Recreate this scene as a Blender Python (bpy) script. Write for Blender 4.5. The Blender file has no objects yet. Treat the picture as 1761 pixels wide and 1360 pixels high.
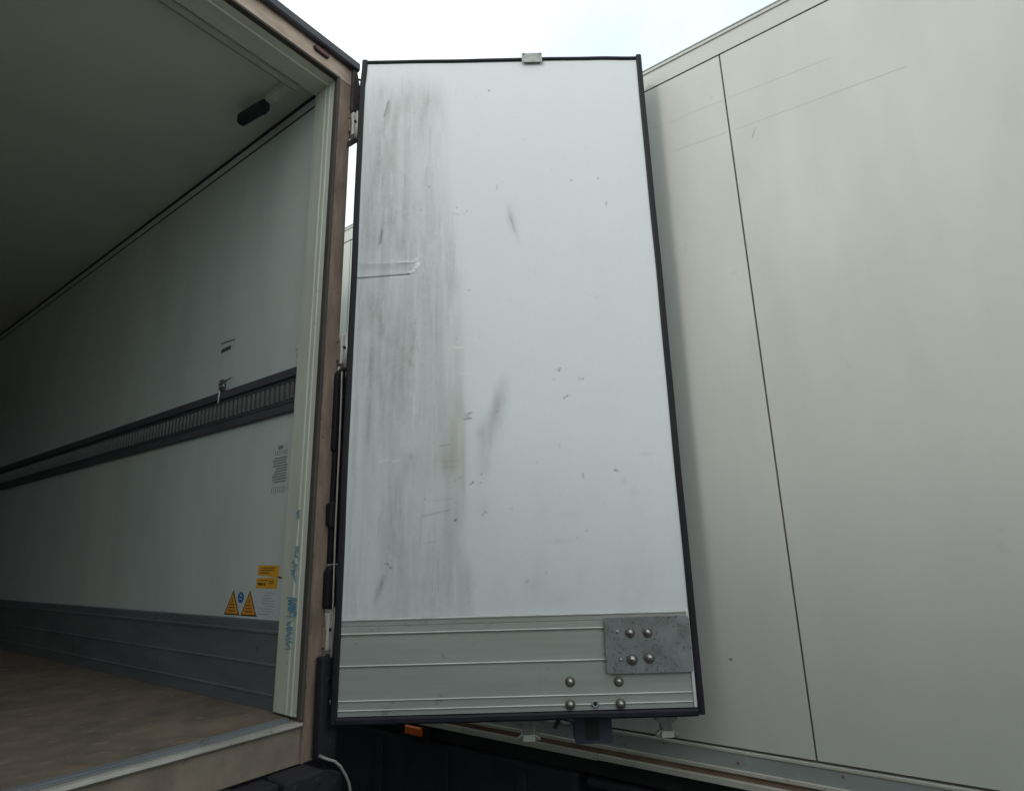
import bpy, bmesh, math, random
import numpy as np
from mathutils import Matrix, Vector
R = math.radians
random.seed(7)
sc = bpy.context.scene
col = sc.collection

# ------------------------------------------------------------------ camera
ZC = 1.72                       # eye height; every z below is measured from the eye
RT = Vector((0.60130, -0.79862, -0.02542)); UP = Vector((-0.18900, -0.17307, 0.96661)); FW = Vector((0.77635, 0.57641, 0.25501))
cam = bpy.data.cameras.new('camera'); cam.sensor_width = 36; cam.lens = 36 * 1027.09 / 1761
cam.clip_start = 0.05; cam.clip_end = 3000
co = bpy.data.objects.new('camera', cam); col.objects.link(co)
m = Matrix.Identity(4)
for i in range(3):
    m[i][0] = RT[i]; m[i][1] = UP[i]; m[i][2] = -FW[i]
m[2][3] = ZC
co.matrix_world = m
sc.camera = co

# ------------------------------------------------------------------ sky, sun, exposure
SUN_EL = R(28); SUN_TO = Vector((-1.0, 0.10, 0)).normalized()
w = bpy.data.worlds.new('World'); sc.world = w; w.use_nodes = True
nt = w.node_tree; nt.nodes.clear()
out = nt.nodes.new('ShaderNodeOutputWorld'); bg = nt.nodes.new('ShaderNodeBackground')
sky = nt.nodes.new('ShaderNodeTexSky'); sky.sky_type = 'NISHITA'; sky.sun_disc = False
sky.sun_elevation = SUN_EL; sky.sun_rotation = math.atan2(SUN_TO.x, SUN_TO.y)
sky.air_density = 1.0; sky.dust_density = 4.0
tc = nt.nodes.new('ShaderNodeTexCoord'); nz = nt.nodes.new('ShaderNodeTexNoise')
nz.inputs['Scale'].default_value = 2.2; nz.inputs['Detail'].default_value = 6
nt.links.new(tc.outputs['Generated'], nz.inputs['Vector'])
ramp = nt.nodes.new('ShaderNodeValToRGB')                     # cloud sheet: even, slightly mottled
ramp.color_ramp.elements[0].position = 0.3; ramp.color_ramp.elements[0].color = (0.66, 0.76, 0.86, 1)
ramp.color_ramp.elements[1].position = 0.62; ramp.color_ramp.elements[1].color = (1.0, 1.0, 1.0, 1)
nt.links.new(nz.outputs['Fac'], ramp.inputs['Fac'])
gain = nt.nodes.new('ShaderNodeMix'); gain.data_type = 'RGBA'; gain.blend_type = 'MULTIPLY'; gain.inputs['Factor'].default_value = 1
nt.links.new(ramp.outputs['Color'], gain.inputs['A']); gain.inputs['B'].default_value = (12.4, 12.9, 12.5, 1)
mx = nt.nodes.new('ShaderNodeMix'); mx.data_type = 'RGBA'; mx.inputs['Factor'].default_value = 0.82
nt.links.new(sky.outputs['Color'], mx.inputs['A']); nt.links.new(gain.outputs['Result'], mx.inputs['B'])
nt.links.new(mx.outputs['Result'], bg.inputs['Color']); bg.inputs['Strength'].default_value = 0.10
nt.links.new(bg.outputs['Background'], out.inputs['Surface'])
sl = bpy.data.lights.new('sun', 'SUN'); sl.energy = 0.5; sl.angle = R(10); sl.color = (1.0, 0.97, 0.93)
so = bpy.data.objects.new('sun', sl); col.objects.link(so)
dirn = Vector((-SUN_TO.x * math.cos(SUN_EL), -SUN_TO.y * math.cos(SUN_EL), -math.sin(SUN_EL)))
so.rotation_euler = dirn.to_track_quat('-Z', 'Y').to_euler(); so.location = (-20, 0, 30)
vs = sc.view_settings
vs.view_transform = 'Standard'; vs.look = 'None'; vs.exposure = 0.27; vs.gamma = 1.0; vs.use_curve_mapping = False

# ------------------------------------------------------------------ materials
MATS = {}
def mat(name, c1, c2=None, scale=(8, 8, 8), rough=0.6, metal=0.0, bump=0.0, bscale=60, lo=0.35, hi=0.7, detail=6, c3=None, s3=30, t3=0.62, spec=0.5):
    """Principled surface; c1/c2 mixed by a stretched noise (grime, streaks), c3 as sparse specks."""
    if name in MATS: return MATS[name]
    ma = bpy.data.materials.new(name); ma.use_nodes = True; MATS[name] = ma
    t = ma.node_tree; b = t.nodes['Principled BSDF']
    b.inputs['Roughness'].default_value = rough; b.inputs['Metallic'].default_value = metal
    b.inputs['Specular IOR Level'].default_value = spec
    b.inputs['Base Color'].default_value = (*c1, 1)
    tcn = t.nodes.new('ShaderNodeTexCoord')
    if c2:
        mp = t.nodes.new('ShaderNodeMapping'); mp.inputs['Scale'].default_value = scale
        n = t.nodes.new('ShaderNodeTexNoise'); n.inputs['Scale'].default_value = 1; n.inputs['Detail'].default_value = detail; n.inputs['Roughness'].default_value = 0.6
        mr = t.nodes.new('ShaderNodeMapRange'); mr.inputs['From Min'].default_value = lo; mr.inputs['From Max'].default_value = hi
        mi = t.nodes.new('ShaderNodeMix'); mi.data_type = 'RGBA'
        mi.inputs['A'].default_value = (*c1, 1); mi.inputs['B'].default_value = (*c2, 1)
        t.links.new(tcn.outputs['Object'], mp.inputs['Vector']); t.links.new(mp.outputs['Vector'], n.inputs['Vector'])
        t.links.new(n.outputs['Fac'], mr.inputs['Value']); t.links.new(mr.outputs['Result'], mi.inputs['Factor'])
        last = mi.outputs['Result']
        rr = t.nodes.new('ShaderNodeMapRange'); rr.inputs['To Min'].default_value = max(0.05, rough - 0.08); rr.inputs['To Max'].default_value = min(1, rough + 0.15)
        t.links.new(n.outputs['Fac'], rr.inputs['Value']); t.links.new(rr.outputs['Result'], b.inputs['Roughness'])
        if c3:
            n3 = t.nodes.new('ShaderNodeTexNoise'); n3.inputs['Scale'].default_value = s3; n3.inputs['Detail'].default_value = 4; n3.inputs['Roughness'].default_value = 0.7
            m3 = t.nodes.new('ShaderNodeMapRange'); m3.inputs['From Min'].default_value = t3; m3.inputs['From Max'].default_value = t3 + 0.08
            x3 = t.nodes.new('ShaderNodeMix'); x3.data_type = 'RGBA'; x3.inputs['B'].default_value = (*c3, 1)
            t.links.new(tcn.outputs['Object'], n3.inputs['Vector']); t.links.new(n3.outputs['Fac'], m3.inputs['Value'])
            t.links.new(m3.outputs['Result'], x3.inputs['Factor']); t.links.new(last, x3.inputs['A']); last = x3.outputs['Result']
        t.links.new(last, b.inputs['Base Color'])
    if bump:
        nb = t.nodes.new('ShaderNodeTexNoise'); nb.inputs['Scale'].default_value = bscale; nb.inputs['Detail'].default_value = 5
        bp = t.nodes.new('ShaderNodeBump'); bp.inputs['Strength'].default_value = bump; bp.inputs['Distance'].default_value = 0.004
        t.links.new(tcn.outputs['Object'], nb.inputs['Vector']); t.links.new(nb.outputs['Fac'], bp.inputs['Height']); t.links.new(bp.outputs['Normal'], b.inputs['Normal'])
    return ma

M_ASPHALT = mat('asphalt', (0.045, 0.045, 0.047), (0.08, 0.078, 0.075), (1.3, 1.3, 1.3), 0.9, bump=0.5, bscale=180)
M_BWALL = mat('white_side_skin', (0.535, 0.55, 0.515), (0.50, 0.515, 0.48), (5, 5, 1.5), 0.42, c3=(0.47, 0.485, 0.45), s3=9, t3=0.66, bump=0.06, bscale=25)
M_BSCUFF = mat('faint_scuff', (0.47, 0.49, 0.46), (0.56, 0.585, 0.555), (9, 9, 9), 0.5)
M_BSCUFF2 = mat('grey_scuff', (0.33, 0.34, 0.32), (0.45, 0.46, 0.44), (60, 60, 60), 0.5)
M_BJOINT = mat('joint_sealant', (0.10, 0.085, 0.065), (0.16, 0.13, 0.10), (3, 3, 20), 0.8)
M_BRAIL = mat('pale_aluminium_rail', (0.52, 0.51, 0.46), (0.40, 0.38, 0.33), (1, 4, 14), 0.45, metal=0.1, c3=(0.36, 0.33, 0.28), s3=14)
M_BGREY = mat('blue_grey_rail', (0.36, 0.385, 0.38), (0.28, 0.30, 0.295), (1, 3, 14), 0.45, metal=0.2, c3=(0.36, 0.38, 0.36), s3=10)
M_RUST = mat('rusty_groove', (0.17, 0.10, 0.065), (0.26, 0.19, 0.14), (4, 5, 20), 0.85)
M_BLACK = mat('black_steel', (0.014, 0.014, 0.017), (0.028, 0.027, 0.028), (5, 5, 5), 0.65)
M_PLASTIC = mat('black_plastic', (0.022, 0.021, 0.029), (0.036, 0.035, 0.043), (9, 9, 9), 0.7, bump=0.1, bscale=40)
M_RUBBER = mat('black_rubber', (0.011, 0.011, 0.016), (0.020, 0.019, 0.024), (14, 14, 5), 0.62, spec=0.25, bump=0.1, bscale=60)
M_RUBBERD = mat('dusty_rubber', (0.017, 0.016, 0.023), (0.032, 0.030, 0.034), (10, 10, 10), 0.75, spec=0.3, bump=0.3, bscale=50, c3=(0.055, 0.05, 0.048), s3=25, t3=0.68)
M_SEAL = mat('door_seal_rubber', (0.013, 0.0135, 0.018), (0.022, 0.022, 0.028), (12, 12, 4), 0.55, spec=0.25)
M_POST = mat('grimy_beige_paint', (0.31, 0.228, 0.175), (0.17, 0.12, 0.09), (26, 26, 7), 0.68, c3=(0.13, 0.085, 0.06), s3=42, t3=0.60, bump=0.12, bscale=45)
M_HDR = mat('beige_header_paint', (0.54, 0.42, 0.335), (0.36, 0.27, 0.21), (9, 26, 26), 0.6, c3=(0.16, 0.10, 0.075), s3=17, t3=0.65, bump=0.1, bscale=45)
M_SILLF = mat('grimy_sill_paint', (0.28, 0.235, 0.185), (0.19, 0.155, 0.12), (10, 10, 8), 0.65, c3=(0.10, 0.08, 0.065), s3=19, t3=0.66, bump=0.15, bscale=45)
M_CAP = mat('roof_edge_trim', (0.03, 0.032, 0.045), (0.06, 0.055, 0.06), (6, 6, 6), 0.5)
M_COVER = mat('brown_corner_rubber', (0.045, 0.036, 0.04), (0.075, 0.06, 0.058), (12, 12, 4), 0.7)
M_GASK = mat('gasket_rubber', (0.05, 0.045, 0.042), (0.09, 0.075, 0.065), (20, 20, 6), 0.8)
M_INWALL = mat('interior_grp', (0.63, 0.68, 0.655), (0.54, 0.585, 0.565), (3, 3, 1.2), 0.42, c3=(0.55, 0.58, 0.56), s3=7, t3=0.66, bump=0.05, bscale=18)
M_CEIL = mat('ceiling_grp', (0.88, 0.87, 0.77), (0.80, 0.79, 0.70), (2, 2, 2), 0.5)
M_HLIN = mat('header_lining_paint', (0.80, 0.79, 0.68), (0.66, 0.65, 0.56), (3, 14, 14), 0.5)
M_MOULD = mat('moulding_paint', (0.42, 0.41, 0.36), (0.34, 0.33, 0.29), (3, 14, 14), 0.6)
M_LINING = mat('jamb_lining', (0.66, 0.69, 0.60), (0.54, 0.56, 0.48), (14, 14, 1.6), 0.45, c3=(0.36, 0.34, 0.28), s3=22, t3=0.67)
M_KICK = mat('kick_plate_aluminium', (0.22, 0.24, 0.255), (0.16, 0.172, 0.188), (2, 2, 9), 0.5, metal=0.4, c3=(0.14, 0.14, 0.14), s3=13)
M_FLOOR = mat('dirty_floor', (0.19, 0.145, 0.105), (0.095, 0.08, 0.066), (7, 7, 7), 0.8, c3=(0.24, 0.185, 0.14), s3=30, t3=0.60, bump=0.35, bscale=70)
M_RAILD = mat('dark_load_rail', (0.085, 0.088, 0.105), (0.125, 0.125, 0.135), (3, 3, 12), 0.5, metal=0.3)
M_RAILS = mat('rail_slot_metal', (0.30, 0.31, 0.29), (0.20, 0.205, 0.20), (9, 9, 9), 0.45, metal=0.5)
M_RAILB = mat('rail_recess', (0.075, 0.078, 0.08), (0.11, 0.11, 0.105), (9, 9, 9), 0.6, metal=0.2)
M_WORN = mat('worn_aluminium', (0.62, 0.60, 0.56), (0.36, 0.34, 0.31), (6, 6, 30), 0.42, metal=0.75, c3=(0.2, 0.17, 0.14), s3=24)
M_SCUFF = mat('scuff_plate_aluminium', (0.42, 0.44, 0.415), (0.34, 0.36, 0.335), (1.2, 1, 26), 0.48, metal=0.25, c3=(0.26, 0.275, 0.255), s3=9, t3=0.62)
M_TRIM = mat('bright_trim', (0.74, 0.76, 0.74), (0.60, 0.62, 0.60), (5, 5, 5), 0.4, metal=0.15)
M_GLINT = mat('bead_glint', (0.76, 0.78, 0.76), (0.52, 0.55, 0.53), (7, 7, 7), 0.4, metal=0.25)  # ridge beads, coloured paler to imitate the sky's glint on them
M_GALV = mat('galvanised_steel', (0.29, 0.315, 0.315), (0.19, 0.20, 0.195), (13, 13, 13), 0.5, metal=0.35, lo=0.38, hi=0.68, detail=9, c3=(0.11, 0.105, 0.095), s3=95, t3=0.57, bump=0.12, bscale=140)
M_BOLT = mat('zinc_bolt', (0.58, 0.57, 0.54), (0.38, 0.36, 0.33), (90, 90, 90), 0.28, metal=0.85)
M_WASH = mat('zinc_washer', (0.20, 0.195, 0.185), (0.12, 0.11, 0.10), (90, 90, 90), 0.4, metal=0.7)
M_HINGE = mat('hinge_aluminium', (0.80, 0.81, 0.77), (0.66, 0.66, 0.62), (14, 14, 5), 0.45, metal=0.3, c3=(0.2, 0.16, 0.12), s3=26, t3=0.68)
M_STOP = mat('navy_rubber', (0.055, 0.053, 0.080), (0.075, 0.072, 0.098), (14, 14, 14), 0.6, spec=0.3)
M_CHROME = mat('lock_zinc', (0.38, 0.385, 0.36), (0.22, 0.22, 0.205), (30, 30, 30), 0.35, metal=0.6)
M_DOORW = mat('door_outer_skin', (0.66, 0.68, 0.65), (0.58, 0.6, 0.57), (3, 3, 1), 0.45)
M_ORANGE = mat('orange_lens', (0.72, 0.16, 0.02), (0.60, 0.12, 0.015), (30, 30, 30), 0.25)
M_RED = mat('dark_red_lens', (0.13, 0.025, 0.03), (0.09, 0.02, 0.025), (30, 30, 30), 0.35)
M_CORD = mat('pale_cord', (0.50, 0.44, 0.37), (0.38, 0.32, 0.27), (40, 40, 12), 0.8)
M_CABLE = mat('pale_cable', (0.36, 0.34, 0.32), (0.25, 0.235, 0.22), (30, 30, 30), 0.6)
M_YEL = mat('yellow_sticker', (0.80, 0.42, 0.035), (0.70, 0.34, 0.03), (30, 30, 30), 0.5)
M_AMB = mat('orange_warning_sticker', (0.80, 0.36, 0.04), (0.70, 0.28, 0.03), (30, 30, 30), 0.5)
M_INK = mat('dark_print', (0.05, 0.035, 0.02), (0.12, 0.075, 0.03), (60, 60, 60), 0.6)
M_GINK = mat('grey_print', (0.20, 0.21, 0.22), (0.30, 0.31, 0.32), (80, 80, 80), 0.6)
M_PAPER = mat('paper_sticker', (0.62, 0.64, 0.68), (0.56, 0.58, 0.62), (20, 20, 20), 0.6)
M_BARC = mat('label_film', (0.56, 0.59, 0.58), (0.66, 0.69, 0.68), (4, 60, 4), 0.4)
M_BLUE = mat('blue_sticker', (0.05, 0.15, 0.42), (0.04, 0.11, 0.32), (40, 40, 40), 0.5)
M_MARK = mat('blue_marker', (0.06, 0.24, 0.44), (0.20, 0.42, 0.46), (40, 40, 40), 0.6)
M_GREEN = mat('green_marker', (0.25, 0.42, 0.36), (0.36, 0.34, 0.34), (30, 30, 30), 0.6)
M_RIM = mat('wheel_steel', (0.30, 0.30, 0.30), (0.2, 0.19, 0.18), (10, 10, 10), 0.5, metal=0.5)

# ------------------------------------------------------------------ mesh helpers
W = {}
M0 = Matrix.Translation((0, 0, ZC))
class MB:
    def __init__(s): s.v = []; s.f = []; s.sm = set()
    def add(s, vs, fs, smooth=False):
        o = len(s.v); s.v += [tuple(p) for p in vs]
        for f in fs:
            if smooth: s.sm.add(len(s.f))
            s.f.append(tuple(i + o for i in f))
        return s
    def box(s, x0, x1, y0, y1, z0, z1):
        p = [(x, y, z) for x in (x0, x1) for y in (y0, y1) for z in (z0, z1)]
        return s.add(p, [(0, 1, 3, 2), (4, 6, 7, 5), (0, 4, 5, 1), (2, 3, 7, 6), (0, 2, 6, 4), (1, 5, 7, 3)])
    def prism(s, pts, axis, a, b):
        """closed polygon pts (two remaining axes, in xyz order) extruded along axis from a to b"""
        def P(p, t):
            q = list(p); q.insert('xyz'.index(axis), t); return q
        n = len(pts)
        fs = [(i, (i + 1) % n, n + (i + 1) % n, n + i) for i in range(n)] + [tuple(range(n))[::-1], tuple(range(n, 2 * n))]
        return s.add([P(p, a) for p in pts] + [P(p, b) for p in pts], fs)
    def tube(s, path, r, n=8):
        path = [Vector(p) for p in path]; vs = []; fs = []
        ref = Vector((0.31, 0.87, 0.39))
        for i, p in enumerate(path):
            d = (path[min(i + 1, len(path) - 1)] - path[max(i - 1, 0)]).normalized()
            a = d.cross(ref).normalized(); b = d.cross(a)
            rr = r[i] if isinstance(r, (list, tuple)) else r
            vs += [p + rr * (math.cos(2 * math.pi * k / n) * a + math.sin(2 * math.pi * k / n) * b) for k in range(n)]
        for i in range(len(path) - 1):
            fs += [(i * n + k, i * n + (k + 1) % n, (i + 1) * n + (k + 1) % n, (i + 1) * n + k) for k in range(n)]
        s.add(vs, fs, True)
        o = len(s.v) - len(vs); m_ = len(path) - 1
        s.f.append(tuple(o + k for k in range(n))[::-1]); s.f.append(tuple(o + m_ * n + k for k in range(n)))
        return s
    def lathe(s, prof, axis, c, n=24):
        """prof: (t along axis, radius) list; axis 'x'/'y'/'z'; c centre"""
        vs = []; fs = []
        for t, r in prof:
            for k in range(n):
                a = 2 * math.pi * k / n; u_, v_ = r * math.cos(a), r * math.sin(a)
                q = {'x': (t, u_, v_), 'y': (u_, t, v_), 'z': (u_, v_, t)}[axis]
                vs.append((q[0] + c[0], q[1] + c[1], q[2] + c[2]))
        for i in range(len(prof) - 1):
            fs += [(i * n + k, i * n + (k + 1) % n, (i + 1) * n + (k + 1) % n, (i + 1) * n + k) for k in range(n)]
        s.add(vs, fs, True)
        o = len(s.v) - len(vs)
        s.f.append(tuple(o + k for k in range(n))); s.f.append(tuple(o + (len(prof) - 1) * n + k for k in range(n))[::-1])
        return s
    def mesh(s, name, ma):
        me = bpy.data.meshes.new(name); me.from_pydata(s.v, [], s.f)
        bm = bmesh.new(); bm.from_mesh(me); bmesh.ops.recalc_face_normals(bm, faces=bm.faces); bm.to_mesh(me); bm.free()
        if s.sm:
            fl = [i in s.sm for i in range(len(s.f))]; me.polygons.foreach_set('use_smooth', fl)
        me.materials.append(ma); me.update(); return me
def link(name, data, parent=None, M=None, label=None):
    o = bpy.data.objects.new(name, data); col.objects.link(o)
    M = M0 if M is None else M
    if parent is not None:
        o.parent = parent; o.matrix_parent_inverse = W[parent.name].inverted()
    o.matrix_basis = M; W[o.name] = M.copy()
    if label: o['label'] = label
    return o
def put(name, mb, ma, parent=None, M=None, bevel=0.0, seg=2, label=None):
    o = link(name, mb.mesh(name, ma), parent, M, label)
    if bevel:
        b = o.modifiers.new('bevel', 'BEVEL'); b.width = bevel; b.segments = seg; b.limit_method = 'ANGLE'; b.angle_limit = R(35)
    return o
def box(name, ma, parent, x0, x1, y0, y1, z0, z1, bevel=0.0, M=None, label=None):
    return put(name, MB().box(x0, x1, y0, y1, z0, z1), ma, parent, M, bevel, label=label)
def thing(name, label, cat, loc, group=None):
    o = link(name, None, None, Matrix.Translation(loc)); o['label'] = label; o['category'] = cat
    if group: o['group'] = group
    return o

# ------------------------------------------------------------------ ground
g = put('ground', MB().add([(-400, -400, -ZC), (400, -400, -ZC), (400, 400, -ZC), (-400, 400, -ZC)], [(0, 1, 2, 3)]), M_ASPHALT)
g['kind'] = 'structure'

# ------------------------------------------------------------------ wheels (shared)
ty = MB().lathe([(-0.17, 0.29), (-0.18, 0.36), (-0.16, 0.47), (-0.12, 0.495), (0.12, 0.495), (0.16, 0.47), (0.18, 0.36), (0.17, 0.29), (0.0, 0.28)], 'x', (0, 0, 0), 40).mesh('tyre', M_RUBBER)
ri = MB().lathe([(-0.165, 0.285), (-0.175, 0.27), (-0.06, 0.23), (-0.05, 0.13), (-0.11, 0.11), (-0.115, 0.0)], 'x', (0, 0, 0), 28).mesh('rim', M_RIM)
def wheel(parent, x, y, side):
    M = Matrix.Translation((x, y, 0.495)) @ Matrix.Rotation(0 if side < 0 else math.pi, 4, 'Z')
    t = link('wheel', ty, parent, M); link('rim', ri, t, M)

# ================================================================== TRAILER B : white one alongside
XB = 2.27; YB0 = -8.0; YB1 = 5.6
B = thing('box_trailer', 'white smooth-sided box trailer parked behind the open door, orange marker lamp below', 'trailer', (XB + 1.3, 2.5, 0))
box('side_wall', M_BJOINT, B, XB + 0.006, XB + 0.06, YB0, YB1, -0.74, 2.12)
y = 0.52 - 1.24 * 6
while y < YB1 - 0.5:                                   # skin panels with recessed joints
    o = box('side_panel', M_BWALL, B, XB, XB + 0.012, y + 0.003, min(y + 1.24 - 0.003, YB1), -0.660, 2.060, 0.0012)
    y += 1.24
put('top_rail', MB().prism([(XB - 0.001, 2.067), (XB - 0.001, 2.150), (XB - 0.007, 2.153), (XB - 0.007, 2.166), (XB + 0.05, 2.168), (XB + 0.05, 2.067)], 'y', YB0 - 0.03, YB1 + 0.03), M_BWALL, B)
box('roof_trim', M_BGREY, B, XB - 0.010, XB + 0.01, YB0 - 0.03, YB1 + 0.03, 2.1665, 2.174, 0.002)
box('roof', M_BWALL, B, XB + 0.012, XB + 2.59, YB0, YB1, 2.10, 2.164)
box('far_side_wall', M_BWALL, B, XB + 2.54, XB + 2.60, YB0, YB1, -0.74, 2.098)
box('front_wall', M_BWALL, B, XB + 0.062, XB + 2.538, YB1 - 0.06, YB1, -0.74, 2.098)
box('rear_door', M_DOORW, B, XB + 0.08, XB + 1.295, YB0, YB0 + 0.07, -0.70, 2.05, 0.004)
box('rear_door', M_DOORW, B, XB + 1.305, XB + 2.52, YB0, YB0 + 0.07, -0.70, 2.05, 0.004)
box('floor', M_BLACK, B, XB + 0.062, XB + 2.538, YB0 + 0.08, YB1 - 0.07, -0.86, -0.745)
# bottom rail: pale edge, blue-grey web, pale bead, rusty groove, pale lip
br = put('bottom_rail', MB().prism([(XB - 0.002, -0.726), (XB - 0.002, -0.667), (XB + 0.02, -0.667), (XB + 0.02, -0.726)], 'y', YB0 - 0.03, YB1 + 0.03), M_BGREY, B)
box('rail_bead', M_BRAIL, br, XB - 0.005, XB + 0.004, YB0 - 0.03, YB1 + 0.03, -0.678, -0.668, 0.0015)
box('rail_bead', M_BRAIL, br, XB - 0.008, XB + 0.02, YB0 - 0.03, YB1 + 0.03, -0.740, -0.7265, 0.002)
box('groove', M_RUST, br, XB + 0.004, XB + 0.02, YB0 - 0.03, YB1 + 0.03, -0.7595, -0.7405)
box('rail_lip', M_BRAIL, br, XB - 0.012, XB + 0.03, YB0 - 0.03, 1.311, -0.781, -0.760, 0.002)
box('rail_lip', M_BRAIL, br, XB - 0.008, XB + 0.03, 1.315, YB1 + 0.03, -0.785, -0.760, 0.002)
for yy, zz in ((1.207, -0.684), (1.194, -0.712), (1.033, -0.683), (1.9, -0.69), (0.45, -0.69), (2.3, -0.69), (0.77, -0.705)):
    put('rivet', MB().lathe([(0.004, 0.0042), (-0.0045, 0.0042), (-0.006, 0.002)], 'x', (XB - 0.001, yy, zz), 10), M_RUST, br)
ml = put('marker_lamp', MB().prism([(2.276, -0.797), (2.388, -0.797), (2.388, -0.838), (2.276, -0.838)], 'x', XB - 0.012, XB + 0.012), M_ORANGE, B, bevel=0.009, seg=3, label='orange side marker lamp')
box('lamp_base', M_BLACK, ml, XB + 0.0125, XB + 0.03, 2.25, 2.41, -0.86, -0.786)
for ya_, za_, yb_, zb_ in ((0.86, 1.855, 0.52, 1.835), (0.51, 1.835, 0.12, 1.806), (0.86, 1.700, 0.53, 1.678), (0.50, 1.674, -0.1, 1.636)):
    put('scuff_mark', MB().prism([(ya_, za_ - 0.0016), (ya_, za_ + 0.0016), (yb_, zb_ + 0.0016), (yb_, zb_ - 0.0016)], 'x', XB - 0.0004, XB - 0.0001), M_BSCUFF, B)
put('scuff_mark', MB().prism([(0.440, 1.600), (0.431, 1.612), (0.418, 1.645), (0.424, 1.640), (0.438, 1.612)], 'x', XB - 0.0005, XB - 0.0001), M_BSCUFF2, B)
put('scuff_mark', MB().prism([(0.757 + 0.006 * math.cos(k), -0.38 + 0.004 * math.sin(k)) for k in np.linspace(0, 5.5, 9)], 'x', XB - 0.0005, XB - 0.0001), M_BJOINT, B)
# chassis, black box added to darken the underside, axles and wheels
for xx in (0.75, 1.75):
    box('chassis_beam', M_BLACK, B, XB + xx, XB + xx + 0.12, YB0 + 0.15, YB1 - 0.35, -1.25, -0.862)
bx = box('dark_filler_box', M_PLASTIC, B, XB + 0.05, XB + 0.62, 1.45, 4.9, -1.40, -0.865, 0.02)
for yy in np.arange(1.7, 4.8, 0.45):
    box('rib', M_PLASTIC, bx, XB + 0.036, XB + 0.052, yy, yy + 0.05, -1.36, -0.90, 0.005)
box('side_guard', M_BLACK, B, XB + 0.03, XB + 0.07, -0.2, 1.4, -1.12, -0.99, 0.006)
box('side_guard', M_BLACK, B, XB + 0.03, XB + 0.07, -0.2, 1.4, -1.38, -1.25, 0.006)
box('mudguard', M_PLASTIC, B, XB + 0.04, XB + 0.45, -3.3, 1.4, -0.90, -0.87, 0.008)
for yy in (-2.6, -1.3, 0.0):
    box('axle', M_BLACK, B, XB + 0.2, XB + 2.4, yy - 0.06, yy + 0.06, -1.30, -1.16)
    wheel(B, XB + 0.24, yy, -1); wheel(B, XB + 2.36, yy, 1)
for xx in (0.65, 1.85):
    lg = box('landing_leg', M_BLACK, B, XB + xx, XB + xx + 0.12, 5.1, 5.22, -1.66, -0.862)
    box('foot', M_BLACK, lg, XB + xx - 0.08, XB + xx + 0.2, 5.05, 5.27, -1.72, -1.661)

# unseen twin added beyond the open trailer, to shade the lower scene
def copy_tree(o, parent=None):
    c = o.copy(); col.objects.link(c)
    if parent is not None:
        c.parent = parent; c.matrix_parent_inverse = o.matrix_parent_inverse.copy()
    for ch in [x for x in bpy.data.objects if x.parent == o]: copy_tree(ch, c)
    return c
G = Matrix.Translation((0.30, -2.4, 0)) @ Matrix.Rotation(math.pi, 4, 'Z')
Cc = copy_tree(B); Cc.matrix_basis = G @ W[B.name]
Cc['label'] = 'second white box trailer, added out of view at far left for its shade'
B['group'] = Cc['group'] = 'white trailers parked alongside'

# ================================================================== TRAILER A : open refrigerated trailer
YA = 1.88
A = thing('refrigerated_trailer', 'open insulated trailer with grimy beige rear frame and its white door swung out', 'trailer', (0.1, 8.5, 0))
LEN = 15.3
# shell
wr = box('side_wall', M_INWALL, A, 1.335, 1.395, 1.965, LEN, -0.64, 2.000)
box('side_wall', M_INWALL, A, -1.195, -1.135, 1.965, LEN, -0.64, 2.000)
box('cove', M_INWALL, A, 1.336, 1.395, 1.965, LEN, 2.010, 2.0565)
box('cove', M_INWALL, A, -1.195, -1.136, 1.965, LEN, 2.010, 2.0565)
box('wall_seam', M_BLACK, A, 1.3335, 1.394, 2.045, LEN - 0.07, 2.0005, 2.0095)
box('wall_seam', M_BLACK, A, 1.3305, 1.394, 2.081, LEN - 0.07, 2.0570, 2.0695)
box('ceiling', M_CEIL, A, -1.194, 1.394, 1.985, LEN, 2.070, 2.085)
box('roof', M_BWALL, A, -1.195, 1.395, 1.985, LEN, 2.0855, 2.155)
box('front_wall', M_INWALL, A, -1.134, 1.334, LEN - 0.06, LEN, -0.64, 2.068)
box('floor', M_FLOOR, A, -1.134, 1.334, 1.945, LEN - 0.07, -0.64, -0.514)
# kick plate: ribbed aluminium along the wall foot
pk = [(1.3349, -0.5135), (1.327, -0.5135), (1.327, -0.470), (1.324, -0.468), (1.324, -0.462), (1.327, -0.460), (1.327, -0.372), (1.324, -0.370), (1.324, -0.364), (1.327, -0.362),
      (1.327, -0.262), (1.323, -0.260), (1.323, -0.252), (1.327, -0.250), (1.327, -0.222), (1.330, -0.216), (1.3349, -0.216)]
put('kick_plate', MB().prism(pk, 'y', 2.03, LEN - 0.08), M_KICK, A)
put('kick_plate', MB().prism([(0.2 - x, z) for x, z in pk], 'y', 2.03, LEN - 0.08), M_KICK, A)
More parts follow.
